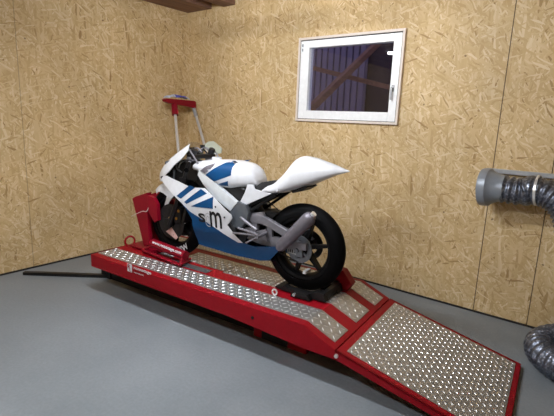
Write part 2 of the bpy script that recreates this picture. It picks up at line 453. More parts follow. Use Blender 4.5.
# ------------------------------------------------------------------ motorcycle lift
OX, OY, TH, H = 0.92475, -1.84484, 0.0788, 0.32763
def lw_(s, t, z): return (OX+math.cos(TH)*s-math.sin(TH)*t, OY+math.sin(TH)*s+math.cos(TH)*t, z)
LW = 0.90
lift = thing('motorcycle_lift', 'long low red motorcycle lift with aluminium tread strips and a sloping ramp', 'lift', (OX, OY, 0), TH)
KS, JS, JZ = 2.02, 2.228, 0.238
bm = bmesh.new()
side = [(0, .225), (0, H), (KS, H), (JS, JZ), (JS, .180), (2.05, .180), (1.45, .214)]
prism(bm, side, 0.0, LW, bev=.006)
box(bm, (0.01, -.0015, .23), (1.2, .001, .236))
mesh_obj('deck', bm, 'red', lift)
def deck_z(s): return H if s <= KS else H+(JZ-H)*(s-KS)/(JS-KS)
def tears(bm, s0, s1, t0, t1, pitch, place, size=(.034, .0105, .0036)):
    """raised lens shapes of a tread plate in alternating directions"""
    ns = int((s1-s0)/pitch); ntt = int((t1-t0)/pitch)
    ps = (s1-s0)/max(ns, 1); pt = (t1-t0)/max(ntt, 1)
    for i in range(ns):
        for j in range(ntt):
            cs, ct = s0+(i+.5)*ps, t0+(j+.5)*pt
            a = PI/4 if (i+j) % 2 else -PI/4
            ca, sa = math.cos(a), math.sin(a); l, wd, hh = size
            base = []
            for x, y, z in ((-l/2, 0, 0), (0, -wd/2, 0), (l/2, 0, 0), (0, wd/2, 0), (-l*.22, 0, hh), (l*.22, 0, hh)):
                base.append(bm.verts.new(place(cs+x*ca-y*sa, ct+x*sa+y*ca, z)))
            a_, b2, c_, d_, e_, f_ = base
            for q in ((a_, b2, e_), (b2, f_, e_), (b2, c_, f_), (c_, d_, f_), (d_, e_, f_), (d_, a_, e_)): bm.faces.new(q).material_index = 1
def strip(s0, s1, t0, t1, pitch=.0355, n=2):
    bm = bmesh.new()
    ss = [s0]+([KS] if s0 < KS < s1 else [])+[s1]
    for a, b in zip(ss, ss[1:]):
        lo = [(a, t0), (b, t0), (b, t1), (a, t1)]
        v = [bm.verts.new((p[0], p[1], deck_z(p[0])+.0035)) for p in lo]+[bm.verts.new((p[0], p[1], deck_z(p[0])-.002)) for p in lo]
        bm.faces.new(v[:4]); 
        for i in range(4): bm.faces.new((v[i], v[i+4], v[(i+1) % 4+4], v[(i+1) % 4]))
    tears(bm, s0+.004, s1-.004, t0+.006, t1-.006, pitch, lambda s, t, z: (s, t, deck_z(s)+.0035+z))
    return mesh_obj('tread_strip', bm, ['alu', 'alu_worn'], lift)
strip(-.0+.02, 2.20, .055, .235)
strip(.64, 1.105, .385, .60); strip(1.112, 1.545, .36, .60); strip(1.552, 2.20, .36, .58)
strip(.02, .56, .36, .53)
strip(.02, 2.20, .68, .845)
# flat khaki anti-slip pads
bm = bmesh.new(); box(bm, (.60, .265, H), (1.03, .335, H+.004), .001); mesh_obj('pad', bm, 'pivot', lift)
# ramp
ra = math.atan2(.032-JZ, 3.10-JS-.01); RL = math.hypot(.032-JZ, 3.10-JS-.01)
rm = Matrix.Translation((JS+.008, 0, JZ)) @ Matrix.Rotation(-ra, 4, 'Y')
bm = bmesh.new()
pl = [(0, 0), (RL-.02, 0), (RL, .02), (RL, LW-.035), (RL-.008, LW-.014), (RL-.025, LW), (0, LW)]
prism(bm, pl, -.012, 0.0, plane='xy')
for t0_, t1_ in ((0, .012), (LW-.012, LW)):
    prism(bm, [(0, -.055), (RL*.96, -.03), (RL, -.012), (RL, 0), (0, 0)], t0_, t1_)
prism(bm, [(RL-.01, 0), (RL+.004, -.006), (RL+.004, -.018), (RL-.01, -.018)], 0, LW-.02)
for v in bm.verts: v.co = rm @ v.co
ramp_o = mesh_obj('ramp', bm, 'red', lift)
bm = bmesh.new()
p0, p1, q0, q1 = .045, RL-.030, .045, LW-.032
box(bm, (p0, q0, -.002), (p1, q1, .0025), 0)
tears(bm, p0+.006, p1-.006, q0+.006, q1-.006, .0275, lambda s, t, z: (s, t, .0025+z), (.027, .0090, .0027))
for v in bm.verts: v.co = rm @ v.co
mesh_obj('tread_plate', bm, ['alu', 'alu_worn'], ramp_o)
for t in (-.006, LW+.006):
    bm = bmesh.new(); tube(bm, [(JS+.012, t-.006, JZ-.03), (JS+.012, t+.006, JZ-.03)], .011, 12)
    mesh_obj('hinge_bolt', bm, 'steel', lift)
# base frame added to blacken shade under deck, scissor arms, red cylinder box
bm = bmesh.new()
for t in (.27, .60): box(bm, (-.12, t, 0), (2.15, t+.06, .165), .004)
for s in (.20, 1.1, 2.09): box(bm, (s, .29, 0.0), (s+.06, .66, .055), .004)
for t in (.33, .57):
    for s0, z0, s1, z1 in ((.3, .08, 1.9, .19), (.3, .19, 1.9, .08)):
        d = .02; prism(bm, [(s0, z0-d), (s1, z1-d), (s1, z1+d), (s0, z0+d)], t-.02, t)
box(bm, (.9, .36, .06), (2.0, .54, .17), .004)
mesh_obj('shade_base_frame', bm, 'black_metal', lift)
bm = bmesh.new()
DB0, DB1, DB2 = (1.5103, 0.0368), (1.9307, -0.0077), (1.5053, -0.0645)
box(bm, (DB0[0], .225, DB2[1]), (DB1[0], .268, .212), .006)
mesh_obj('drive_box', bm, 'red', lift)
bm = bmesh.new()
box(bm, (DB0[0]+.07, .222, DB2[1]+.02), (DB0[0]+.28, .227, .185), .002)
mesh_obj('vent_panel', bm, 'black_metal', lift)
bm = bmesh.new(); tube(bm, [(1.66, -.004, .262), (1.66, .004, .262)], .010, 10); mesh_obj('lock_hole', bm, 'black', lift)
bm = bmesh.new()
box(bm, (-.25, .26, 0.0), (-.12, .42, .19), .004); box(bm, (-.12, .30, .10), (.2, .38, .16), .004)
mesh_obj('foot', bm, 'black_metal', lift)
bm = bmesh.new()
c, s_ = math.cos(-TH), math.sin(-TH)
def to_l(x, y):
    dx, dy = x-OX, y-OY; return (c*dx-s_*dy, s_*dx+c*dy)
P0, P1 = to_l(*(0.1210, -2.0487)), to_l(*(0.7228, -1.5791))
d = Vector((P1[0]-P0[0], P1[1]-P0[1])).normalized(); nrm = Vector((-d.y, d.x))*.022
prism(bm, [(P0[0]+nrm.x, P0[1]+nrm.y), (P0[0]-nrm.x, P0[1]-nrm.y), (P1[0]-nrm.x, P1[1]-nrm.y), (P1[0]+nrm.x, P1[1]+nrm.y)], 0.0, .028, plane='xy', bev=.003)
mesh_obj('cable_duct', bm, 'black_metal', lift)  # black cable duct on the floor between lift and wall
# lettering on the near flank
def flank(s0, z0, w_, h_): return lambda x, y: (s0+x*w_, -.0025, z0+y*h_)
bm = bmesh.new()
L0, L1, L2, L3 = (0.4659, 0.3557), (0.5193, 0.2472), (0.5429, 0.3369), (0.7363, 0.2997)
lz1 = L0[1]-.002; lz0 = lz1-.062; ls = L0[0]; lww = L1[0]-L0[0]
prism(bm, [(ls, lz0), (ls+lww, lz0), (ls+lww, lz1), (ls, lz1)], -.0018, .001)
text_bm(bm, 'R', flank(ls+lww*.12, lz0+.022, lww*.6, .037), 1, .03); text_bm(bm, 'L', flank(ls+lww*.5, lz0+.004, lww*.4, .020), 1, .03)
text_bm(bm, 'ronnstage', flank(L2[0], lz0+.026, L3[0]-L2[0], .030), 0, .03)
text_bm(bm, 'motorradtechnik', flank(L2[0], lz0+.004, (L3[0]-L2[0])*.58, .011), 0, .02)
lt = mesh_obj('logo', bm, ['white', 'red'], lift); lt['label'] = 'white lettering and emblem'
# eye bolt near the rear wheel
bm = bmesh.new()
E0 = (1.6642, 0.2359)
tube(bm, [(E0[0]+.018*math.cos(2*PI*k/14), E0[1], H+.028+.018*math.sin(2*PI*k/14)) for k in range(14)], .006, 8, closed=True)
tube(bm, [(E0[0], E0[1], H), (E0[0], E0[1], H+.014)], .006, 8)
mesh_obj('eye_bolt', bm, 'steel', lift, 40)
bm = bmesh.new()
E1 = (0.0243, 0.3727)
tube(bm, [(E1[0]+.012*math.cos(2*PI*k/18), E1[1]+.042*math.cos(2*PI*k/18), H+.036+.043*math.sin(2*PI*k/18)) for k in range(18)], .009, 8, closed=True)
mesh_obj('lifting_ring', bm, 'red', lift, 40)

# ------------------------------------------------------------------ front wheel chock
ck = thing('wheel_chock', 'red upright front wheel chock standing on the lift, gripping the front tyre', 'chock', lw_(.25, .45, H), TH)
def ckl(bm, m, nm, sm=None):
    for v in bm.verts: v.co = v.co-Vector((.25, .45, H-.009))
    return mesh_obj(nm, bm, m, ck, sm)
bm = bmesh.new()
back = [(0.0888, 0.7502), (0.1289, 0.7731), (0.2890, 0.8284), (0.2774, 0.6455), (0.2947, 0.3744), (0.2238, 0.3514)]
prism(bm, back, .36, .40, bev=.004); prism(bm, back, .52, .54, bev=.004)
x0 = back[0]; x1 = back[5]
prism(bm, [x0, (x0[0]+.025, x0[1]), (x1[0]+.025, x1[1]), x1], .38, .54, bev=.003)
ckl(bm, 'red_gloss', 'upright')
jaw = [(0.3048, 0.8086), (0.3774, 0.7971), (0.4181, 0.7481), (0.4270, 0.6140), (0.3842, 0.5899), (0.3071, 0.6809)]
bm = bmesh.new(); prism(bm, jaw, .340, .376, bev=.006); ckl(bm, 'red_gloss', 'jaw')
bm = bmesh.new(); prism(bm, jaw, .524, .56, bev=.006); ckl(bm, 'red_gloss', 'jaw')
bm = bmesh.new()
t0_, t1_ = (0.4112, 0.4286), (0.7878, 0.3963)
tube(bm, [(t0_[0], .30, t0_[1]), (t1_[0], .30, t1_[1])], .036, 20)
cyl = ckl(bm, 'red_gloss', 'clamp_tube', 40)
bm = bmesh.new()
def ontube(x, y):
    k = .06+x*.88; s = t0_[0]+(t1_[0]-t0_[0])*k; z = t0_[1]+(t1_[1]-t0_[1])*k
    a = math.radians(8+y*48); return (s, .30-.037*math.cos(a), z+.037*math.sin(a))
text_bm(bm, 'www.ronnstage.com', ontube, 0, .03)
for v in bm.verts: v.co = v.co-Vector((.25, .45, H-.009))
mesh_obj('lettering', bm, 'white', cyl)
bm = bmesh.new()
F0, F1, F2, F3 = (0.2915, 0.2941), (0.7957, 0.2278), (0.7546, 0.3774), (0.1923, 0.4766)
for p, q in ((F0, F1), (F1, F2), (F3, F0)):
    tube(bm, [(p[0], p[1], H+.016), (q[0], q[1], H+.016)], .013, 10)
tube(bm, [(F0[0], F0[1], H+.014), (t0_[0]+.03, .30, t0_[1])], .012, 10); tube(bm, [(F1[0], F1[1], H+.014), (t1_[0]-.03, .30, t1_[1])], .012, 10)
box(bm, (.06, .33, H), (.42, .57, H+.012), .003)
ckl(bm, 'red_gloss', 'base', 40)
bm = bmesh.new()
c0, c1 = (0.3195, 0.7377), (0.2928, 0.6741); c2 = (0.1049, 0.6014)
tube(bm, bezier([(c0[0], .35, c0[1]), (c1[0]+.01, .335, c1[1]), (c1[0]-.05, .335, c1[1]-.01), (c2[0], .335, c2[1])], 6), .003, 6); ckl(bm, 'steel', 'spring_wire', 40)

# ------------------------------------------------------------------ rear wheel cradle
cr = thing('wheel_cradle', 'low black cradle with red end block holding the rear tyre on the lift', 'cradle', lw_(1.755, .45, H), TH)
def crl(bm, m, nm, sm=None):
    for v in bm.verts: v.co = v.co-Vector((1.755, .45, H-.009))
    return mesh_obj(nm, bm, m, cr, sm)
bm = bmesh.new()
prf = [(1.64, H), (1.99, H), (1.975, H+.05), (1.93, H+.058), (1.86, H+.022), (1.70, H+.022), (1.67, H+.036)]
prism(bm, prf, .33, .385, bev=.004); prism(bm, prf, .517, .60, bev=.004)
box(bm, (1.60, .34, H), (1.645, .59, H+.012), .002); box(bm, (1.945, .34, H), (1.98, .59, H+.055), .004)
crl(bm, 'black', 'saddle')
bm = bmesh.new(); prism(bm, [(1.85, H), (2.02, H), (2.05, H+.05), (1.98, H+.135), (1.93, H+.14), (1.88, H+.06)], .605, .68, bev=.008)
crl(bm, 'red', 'end_block')
bm = bmesh.new(); prism(bm, [(1.75, H), (1.90, H), (1.88, H+.036), (1.78, H+.036)], .285, .325, bev=.006); crl(bm, 'black', 'near_jaw')
bm = bmesh.new(); tube(bm, [(1.79, .268, H+.02), (1.79, .295, H+.02)], .010, 14); crl(bm, 'galv', 'knob', 40)

# ------------------------------------------------------------------ motorcycle
def lerp_table(x, xs, ys):
    if x <= xs[0]: return ys[0]
    for i in range(1, len(xs)):
        if x <= xs[i]:
            k = (x-xs[i-1])/(xs[i]-xs[i-1]); k = k*k*(3-2*k)
            return ys[i-1]+(ys[i]-ys[i-1])*k
    return ys[-1]
def fair_v(u, w):
    a = lerp_table(w, [0.06, 0.2, 0.36, 0.52, 0.7], [0.085, 0.145, 0.195, 0.215, 0.18])
    b = lerp_table(u, [-0.05, 0.3, 0.6, 0.95, 1.4], [0.62, 0.86, 1.0, 1.0, 0.72])
    return a*b

bx0, by0, _ = lw_(1.755, .45, 0)
bike = thing('motorcycle', 'white and blue racing motorcycle standing on the red lift', 'motorcycle', (bx0, by0, H+.008), TH+PI)
def bp(nm, bm, m, sm=None, parent=None): return mesh_obj(nm, bm, m, parent or bike, sm)
AX_F = 1.215
# wheels
def wheel(nm, u, R, hw, rimr, spoke0, disc_side, tw):
    rm_ = bmesh.new()
    # rim barrel
    lathe(rm_, [(rimr, -hw*.78), (rimr, -hw*.66), (rimr-.018, -hw*.55), (rimr-.026, 0), (rimr-.018, hw*.55), (rimr, hw*.66), (rimr, hw*.78), (rimr-.022, hw*.74), (rimr-.036, hw*.3), (rimr-.036, -hw*.3), (rimr-.022, -hw*.74)], (u, 0, R), n=56)
    lathe(rm_, [(.012, -.075), (.034, -.075), (.045, -.03), (.045, .03), (.034, .075), (.012, .075)], (u, 0, R), n=24)
    for k in range(6):
        a = math.radians(spoke0+60*k); ca, sa = math.cos(a), math.sin(a)
        def pt(r, tt, y): return rm_.verts.new((u-(r*ca-tt*sa), y, R+(r*sa+tt*ca)))
        rings = []
        for r, wd, d in ((.035, .016, .030), (.10, .013, .022), (rimr-.03, .011, .016)):
            rings.append([pt(r, -wd, -d), pt(r, wd, -d), pt(r, wd, d), pt(r, -wd, d)])
        ring_faces(rm_, rings)
    w_ = bp(nm, rm_, 'rim', 40)
    tb = bmesh.new(); sec = R-rimr
    prof = []
    for k in range(17):
        a = math.radians(-112+224*k/16)
        prof.append((R-sec*.92+sec*.92*math.cos(a)**1 if abs(a) < PI/2 else R-sec*.92+sec*.5*math.cos(a), tw*math.sin(a)))
    prof = [(rimr-.002, -hw*.7)]+[p for p in prof if p[0] > rimr]+[(rimr-.002, hw*.7)]
    lathe(tb, prof, (u, 0, R), n=72); mesh_obj('tire', tb, 'rubber', w_, 60)
    for sd in disc_side:
        db = bmesh.new(); dr = .105 if len(disc_side) == 1 else .145; y = sd*.066
        di = dr-.04 if len(disc_side) == 1 else .045
        lathe(db, [(di, y-.0025), (dr, y-.0025), (dr, y+.0025), (di, y+.0025)], (u, 0, R), n=40)
        for k in range(6):
            a = k*PI/3; tube(db, [(u+.03*math.cos(a), y*.9, R+.03*math.sin(a)), (u+(dr-.03)*math.cos(a+.3), y, R+(dr-.03)*math.sin(a+.3))], .006, 6)
        mesh_obj('brake_disc', db, 'dark_metal', w_, 40)
    return w_
rw = wheel('rear_wheel', 0, .300, .0575, .218, 13, (-1,), .0575)
fwl = wheel('front_wheel', AX_F, .290, .047, .218, 25, (-1, 1), .046)
sp = bmesh.new()
lathe(sp, [(.062, .066), (.094, .066), (.094, .074), (.062, .074)], (0, 0, .30), n=40)
for k in range(5):
    a = k*2*PI/5; tube(sp, [(.03*math.cos(a), .068, .30+.03*math.sin(a)), (.07*math.cos(a), .070, .30+.07*math.sin(a))], .010, 8)
mesh_obj('sprocket', sp, 'pivot', rw, 40)
# tyre sidewall lettering on the front wheel
bm = bmesh.new()
def side_txt(a0, a1, r0, r1):
    def f(x, y):
        a = math.radians(a0+(a1-a0)*x); r = r0+(r1-r0)*y
        return (AX_F-r*math.cos(a), .0475+.004, .29+r*math.sin(a))
    return f
text_bm(bm, 'RSW', side_txt(-80, -46, .262, .214), 0, .04)
lt = mesh_obj('lettering', bm, 'white', fwl); lt['label'] = 'white lettering on the tyre wall'
# rear axle plate with light label, adjuster
bm = bmesh.new()
prism(bm, [(-.045, .255), (.075, .262), (.082, .335), (-.03, .345)], .088, .104, bev=.004)
tube(bm, [(0, .1, .30), (0, .122, .30)], .017, 6)
ap = bp('axle_plate', bm, 'pivot')
bm = bmesh.new(); prism(bm, [(.005, .268), (.068, .273), (.072, .322), (.012, .326)], .1035, .1055)
for k in range(4): prism(bm, [(.014+k*.014, .278), (.022+k*.014, .278), (.024+k*.014, .312), (.016+k*.014, .312)], .105, .1068, 1)
mesh_obj('label_plate', bm, ['grey_print', 'black'], ap)
# swingarm
bm = bmesh.new()
V = .105
up_b = [(0.3994, 0.4714), (0.3310, 0.4928), (0.2548, 0.4802), (0.0747, 0.4205), (0.0956, 0.3684), (0.2190, 0.4159), (0.2865, 0.4362), (0.3804, 0.4240)]
lo_b = [(0.4949, 0.3753), (0.3879, 0.3865), (0.2327, 0.3498), (0.0715, 0.3591), (-0.0662, 0.3584), (-0.0690, 0.3115), (0.0840, 0.2941), (0.2805, 0.2832), (0.4750, 0.3121)]
web1 = [(0.3811, 0.4455), (0.3379, 0.4454), (0.3177, 0.3628), (0.3698, 0.3679)]
web2 = [(0.2451, 0.4467), (0.2117, 0.4382), (0.1993, 0.3419), (0.2407, 0.3412)]
web3 = [(0.1137, 0.4136), (0.0666, 0.4151), (-0.0069, 0.3399), (0.0542, 0.3279)]
for sg in (1, -1):
    for poly in (up_b, lo_b): prism(bm, poly, sg*.075, sg*.108, bev=.004)
    prism(bm, [(0.3951, 0.4927), (0.2930, 0.5120), (0.2615, 0.4571), (0.3754, 0.4239)], sg*.07, sg*.10, bev=.006)
    for poly in (web1, web2, web3): prism(bm, poly, sg*.08, sg*.104)
cx = lo_b[0]; box(bm, (cx[0]-.09, -.08, cx[1]-.05), (cx[0]-.02, .08, cx[1]+.0), .008)
bp('swingarm', bm, 'grey_alu', 30)
# chain
bm = bmesh.new()
box(bm, (-.0, .066, .388), (.46, .076, .396)); box(bm, (0, .066, .206), (.46, .076, .214)); 
for v in bm.verts:
    if v.co.x > .3: v.co.z += .10 if v.co.z < .3 else .035
bp('chain', bm, 'black_metal')
# muffler
m0, m1 = (0.0975, 0.3182), (-0.1310, 0.5677)
mv = Vector((m1[0]-m0[0], 0, m1[1]-m0[1])); 
def mp_(k): return (m0[0]+mv.x*k, .16, m0[1]+mv.z*k)
bm = bmesh.new(); tube(bm, [mp_(k) for k in (-.06, -.02, .0, .05, .9, .95, 1.0)], [.022, .026, .036, .040, .045, .040, .026], 28)
mu = bp('muffler', bm, 'muffler', 30)
bm = bmesh.new(); tube(bm, [mp_(.98), mp_(1.05)], .018, 16); mesh_obj('tail_pipe', bm, 'steel', mu, 40)
bm = bmesh.new(); box(bm, (mp_(.93)[0]-.010, .13, mp_(.93)[1]+.03), (mp_(.93)[0]+.010, .200, mp_(.93)[1]+.05), .003); mesh_obj('bracket', bm, 'steel', mu, 40)
# engine, radiator and the dark parts inside the frame
bm = bmesh.new()
eng = [(.44, .22), (.40, .33), (.46, .43), (.62, .50), (.78, .55), (.90, .50), (.86, .34), (.78, .22)]
prism(bm, eng, -.12, .12, bev=.02)
for k in range(5): box(bm, (.66+.0*k, -.09, .50+.022*k), (.80, .09, .512+.022*k), .002)
lathe(bm, [(.01, .12), (.075, .12), (.075, .15), (.06, .158), (.01, .158)], (.55, 0, .33), n=28)
lathe(bm, [(.01, .12), (.05, .12), (.05, .145), (.01, .145)], (.70, 0, .30), n=24)
bp('engine', bm, 'dark_metal', 30)
bm = bmesh.new(); box(bm, (-.012, -.14, -.10), (.012, .14, .10), .004, mat=Matrix.Translation((.985, 0, .42)) @ Matrix.Rotation(math.radians(-18), 4, 'Y'))
for k in range(9): box(bm, (.010, -.13, -.085+k*.021), (.016, .13, -.078+k*.021), 0, mat=Matrix.Translation((.985, 0, .42)) @ Matrix.Rotation(math.radians(-18), 4, 'Y'))
bp('radiator', bm, 'black_metal')
bm = bmesh.new()
ab = [(.46, .54), (.44, .66), (.60, .70), (.86, .72), (.93, .66), (.80, .58)]
prism(bm, ab, -.105, .105, bev=.015); bp('airbox', bm, 'black', 30)
bm = bmesh.new()
tube(bm, bezier([(.44, .05, .60), (.36, .03, .50), (.30, .0, .42)], 5), .03, 14)
for k in range(7): lathe(bm, [(.035, -.006), (.044, -.006), (.044, .006), (.035, .006)], (.42-k*.017, .03, .58-k*.024), axis='x', n=16)
bp('shock_absorber', bm, 'black_metal', 40)
# frame
bm = bmesh.new()
spar = [(0.8320, 0.7564), (0.7827, 0.7356), (0.6199, 0.6413), (0.4729, 0.5604), (0.5342, 0.4904), (0.6847, 0.5712), (0.7920, 0.6537), (0.8468, 0.7180)]
bm.free()
for sg in (1, -1):
    bm = bmesh.new(); prism(bm, spar, sg*.115, sg*.152, bev=.007); bp('frame_spar', bm, 'alu_frame', 30)
bm = bmesh.new(); box(bm, (.88, -.115, .66), (.99, .115, .80), .01); bp('steering_head', bm, 'black_metal')
bm = bmesh.new()
piv = [(0.5340, 0.5215), (0.4722, 0.5698), (0.4017, 0.5549), (0.3784, 0.5019), (0.3893, 0.4361), (0.4491, 0.3681), (0.5127, 0.3863), (0.5417, 0.4548)]
bm.free()
for sg in (1, -1):
    bm = bmesh.new(); prism(bm, piv, sg*.10, sg*.146, bev=.008); bp('pivot_plate', bm, 'pivot', 30)
# subframe rails
bm = bmesh.new()
for a, b2 in (((0.4763, 0.5037), (0.1550, 0.6802)), ((0.4138, 0.4915), (0.1933, 0.6484))):
    for sg in (1, -1): tube(bm, [(a[0], sg*.11, a[1]), (b2[0], sg*.09, b2[1])], .011, 8)
bp('subframe', bm, 'black_metal', 40)
bm = bmesh.new()
cov = [(0.4045, 0.6961), (0.3509, 0.6989), (0.3440, 0.6687), (0.2894, 0.6618), (0.2076, 0.6552), (0.2795, 0.6185), (0.4045, 0.5594), (0.4387, 0.5296), (0.4671, 0.5326), (0.4695, 0.5573), (0.4242, 0.6343)]
bm.free()
for sg in (-1, 1):
    bm = bmesh.new(); prism(bm, cov, sg*.118, sg*.126, bev=.002)
    sc_ = bp('side_cover', bm, 'white', 30)
bm = bmesh.new(); k = cov[8]; tube(bm, [(k[0]-.012, .124, k[1]+.012), (k[0]-.012, .130, k[1]+.012)], .008, 10); mesh_obj('screw', bm, 'dark_metal', sc_)
# foot controls
bm = bmesh.new()
r0, r1 = (0.4273, 0.4656), (0.2879, 0.4006)
tube(bm, [(r0[0], .165, r0[1]), (r1[0], .165, r1[1])], .011, 10); bp('gear_rod', bm, 'grey_alu', 40)
bm = bmesh.new()
for a, b2, r in (((0.4794, 0.3489), (0.2310, 0.3730), .007), ((0.3634, 0.2985), (0.2233, 0.3849), .007), ((0.4360, 0.3927), (0.2641, 0.3739), .008)):
    tube(bm, [(a[0], .18, a[1]), (b2[0], .18, b2[1])], r, 8)
bp('gear_lever', bm, 'grey_alu', 40)
bm = bmesh.new(); fp = (0.2255, 0.3852)
prism(bm, [(0.3041, 0.3836), (0.2302, 0.4108), (0.2105, 0.3307), (0.2689, 0.3407)], .125, .145, bev=.004)
tube(bm, [(fp[0], .14, fp[1]), (fp[0], .25, fp[1]-.005)], .012, 10); bp('footpeg', bm, 'grey_alu', 30)
bm = bmesh.new()
prism(bm, [(0.3041, 0.3836), (0.2302, 0.4108), (0.2105, 0.3307), (0.2689, 0.3407)], -.125, -.145, bev=.004)
tube(bm, [(fp[0], -.14, fp[1]), (fp[0], -.25, fp[1]-.005)], .012, 10); bp('footpeg', bm, 'grey_alu', 30)
# cables at the rear
bm = bmesh.new()
tube(bm, bezier([((0.3649, 0.5684)[0], .05, (0.3649, 0.5684)[1]), ((0.2801, 0.5802)[0], .05, (0.2801, 0.5802)[1]), ((0.1870, 0.5306)[0], .05, (0.1870, 0.5306)[1])], 8), .004, 6)
bp('cable', bm, 'black', 40)
# rear hugger / dark guard behind the swingarm
bm = bmesh.new()
prism(bm, [(0.4249, 0.4889), (0.2538, 0.5150), (0.1958, 0.5099), (0.2511, 0.4516), (0.4058, 0.4481)], -.06, .06, bev=.01); bp('hugger', bm, 'black', 30)

# tail unit
def interp(tab, u):
    t = sorted(tab)
    if u <= t[0][0]: return t[0][1]
    for a, b2 in zip(t, t[1:]):
        if u <= b2[0]: return a[1]+(b2[1]-a[1])*(u-a[0])/(b2[0]-a[0])
    return t[-1][1]
def loft_body(bm, us, top, bot, half, ptop=2.2, split=.35, n=28, mi=0):
    rings = []
    for u in us:
        zt, zb, hw = interp(top, u), interp(bot, u), interp(half, u)
        zm = zb+(zt-zb)*split; ring = []
        for k in range(n):
            a = 2*PI*k/n; cc, ss = math.cos(a), math.sin(a)
            y = hw*math.copysign(abs(cc)**(2/ptop), cc)
            z = zm+(zt-zm)*abs(ss)**(2/ptop) if ss >= 0 else zm-(zm-zb)*abs(ss)**.6
            ring.append(bm.verts.new((u, y, z)))
        rings.append(ring)
    ring_faces(bm, rings, True, mi)
tt = [(0.2160, 0.7346), (0.1741, 0.7714), (0.1351, 0.8155), (0.0837, 0.8877), (0.0566, 0.9077), (0.0231, 0.9156), (-0.0551, 0.9071), (-0.1754, 0.8786), (-0.2866, 0.8459)]
tb_ = [(0.2984, 0.6507), (0.2128, 0.6473), (0.1449, 0.6615), (0.0492, 0.6935), (-0.0474, 0.7354), (-0.2045, 0.8124), (-0.2870, 0.8403)]
ua, ub = tb_[0][0], tt[-1][0]
us = [ub+(ua-ub)*k/26 for k in range(27)]
half = [(ub, .008), (ub+.1, .055), (ub+.25, .105), (ub+.36, .13), (ua-.1, .125), (ua, .105)]
tt2 = tt+[(ua, tb_[0][1]+.03), (tt[0][0]+.04, tt[0][1]-.012)]
bm = bmesh.new(); loft_body(bm, us, tt2, tb_, half, 2.3, .30)
tail = bp('tail_cowl', bm, 'white', 50)
bm = bmesh.new(); ut = [(0.1073, 0.6925), (-0.0124, 0.7334), (-0.0355, 0.7198), (0.0148, 0.6872), (0.0750, 0.6696)]
prism(bm, ut, -.07, .07, bev=.006); mesh_obj('undertray', bm, 'black', tail)
bm = bmesh.new(); k = (0.1594, 0.6885); tube(bm, [(k[0], .12, k[1]), (k[0], .131, k[1])], .012, 14); mesh_obj('fastener', bm, 'white', tail)
# seat
sp0, sp1, sp2, sp3, sp4 = (0.3896, 0.6614), (0.3150, 0.7156), (0.2165, 0.7413), (0.1457, 0.7382), (0.2655, 0.6583)
bm = bmesh.new(); prism(bm, [sp0, sp1, sp2, sp3, sp4], -.10, .10, bev=.012); bp('seat', bm, 'seat', 30)
# tank
kt = [(0.9682, 0.7704), (0.9526, 0.7966), (0.9216, 0.8162), (0.8604, 0.8305), (0.7031, 0.8450), (0.5673, 0.8483), (0.4758, 0.8368), (0.4201, 0.8062), (0.3865, 0.7669), (0.3719, 0.7258)]
kb = [(0.8690, 0.7414), (0.7722, 0.7028), (0.6877, 0.6586), (0.6385, 0.6427), (0.5738, 0.6398), (0.4493, 0.6657), (0.3547, 0.6898), (0.3149, 0.7121)]
kt = [(p[0], p[1]-.008) for p in kt]; kb = [(p[0], p[1]-.006) for p in kb]
ua, ub = kt[0][0], kt[-1][0]
kb2 = kb
us = [ub+(ua-ub)*(.5-.5*math.cos(PI*k/26)) for k in range(27)]
half = [(ub, .07), (ub+.05, .11), (ub+.15, .14), (ub+.3, .16), (ub+.45, .155), (ua-.06, .13), (ua, .09)]
bm = bmesh.new(); loft_body(bm, us, kt, kb2, half, 2.6, .42)
bmesh.ops.recalc_face_normals(bm, faces=bm.faces)
bvh = BVHTree.FromBMesh(bm)
def tank_v(u, w):
    h = bvh.ray_cast(Vector((u, .6, w)), Vector((0, -1, 0)))
    return h[0].y if h[0] else .10
tank = bp('fuel_tank', bm, 'white', 50)
tank_l = [(0.7771, 0.7170), (0.6208, 0.8259), (0.5441, 0.8441), (0.5383, 0.7449), (0.6814, 0.6876)]
tank_s = [(0.6530, 0.6706), (0.5614, 0.7039), (0.5670, 0.6649), (0.6295, 0.6618)]
for sg in (1, -1):
    bm = bmesh.new()
    sheet(bm, tank_l, tank_v, .003, sign=sg, off=.002, cell=.012); sheet(bm, tank_s, tank_v, .003, sign=sg, off=.002, cell=.012)
    st = mesh_obj('stripe', bm, 'blue', tank, 50); st['label'] = 'blue stripes'
    bm = bmesh.new()
    wing = [(0.8410, 0.7628), (0.7898, 0.8023), (0.7303, 0.8253), (0.7324, 0.8030), (0.7474, 0.7842), (0.7812, 0.7773), (0.7666, 0.7677), (0.8006, 0.7475), (0.8154, 0.7556)]
    wing = [(p[0]-.030, p[1]-.010) for p in wing]
    sheet(bm, wing, tank_v, .008, sign=sg, off=.005, cell=.01)
    e = mesh_obj('wing_emblem', bm, 'muffler', tank, 50); e['label'] = 'grey wing emblem'
bm = bmesh.new(); uc = (0.7417, 0.8433); lathe(bm, [(.005, -.01), (.038, -.01), (.036, .008), (.005, .008)], (uc[0]+.05, 0, uc[1]-.006), axis='z', n=24); mesh_obj('filler_cap', bm, 'white', tank, 40)

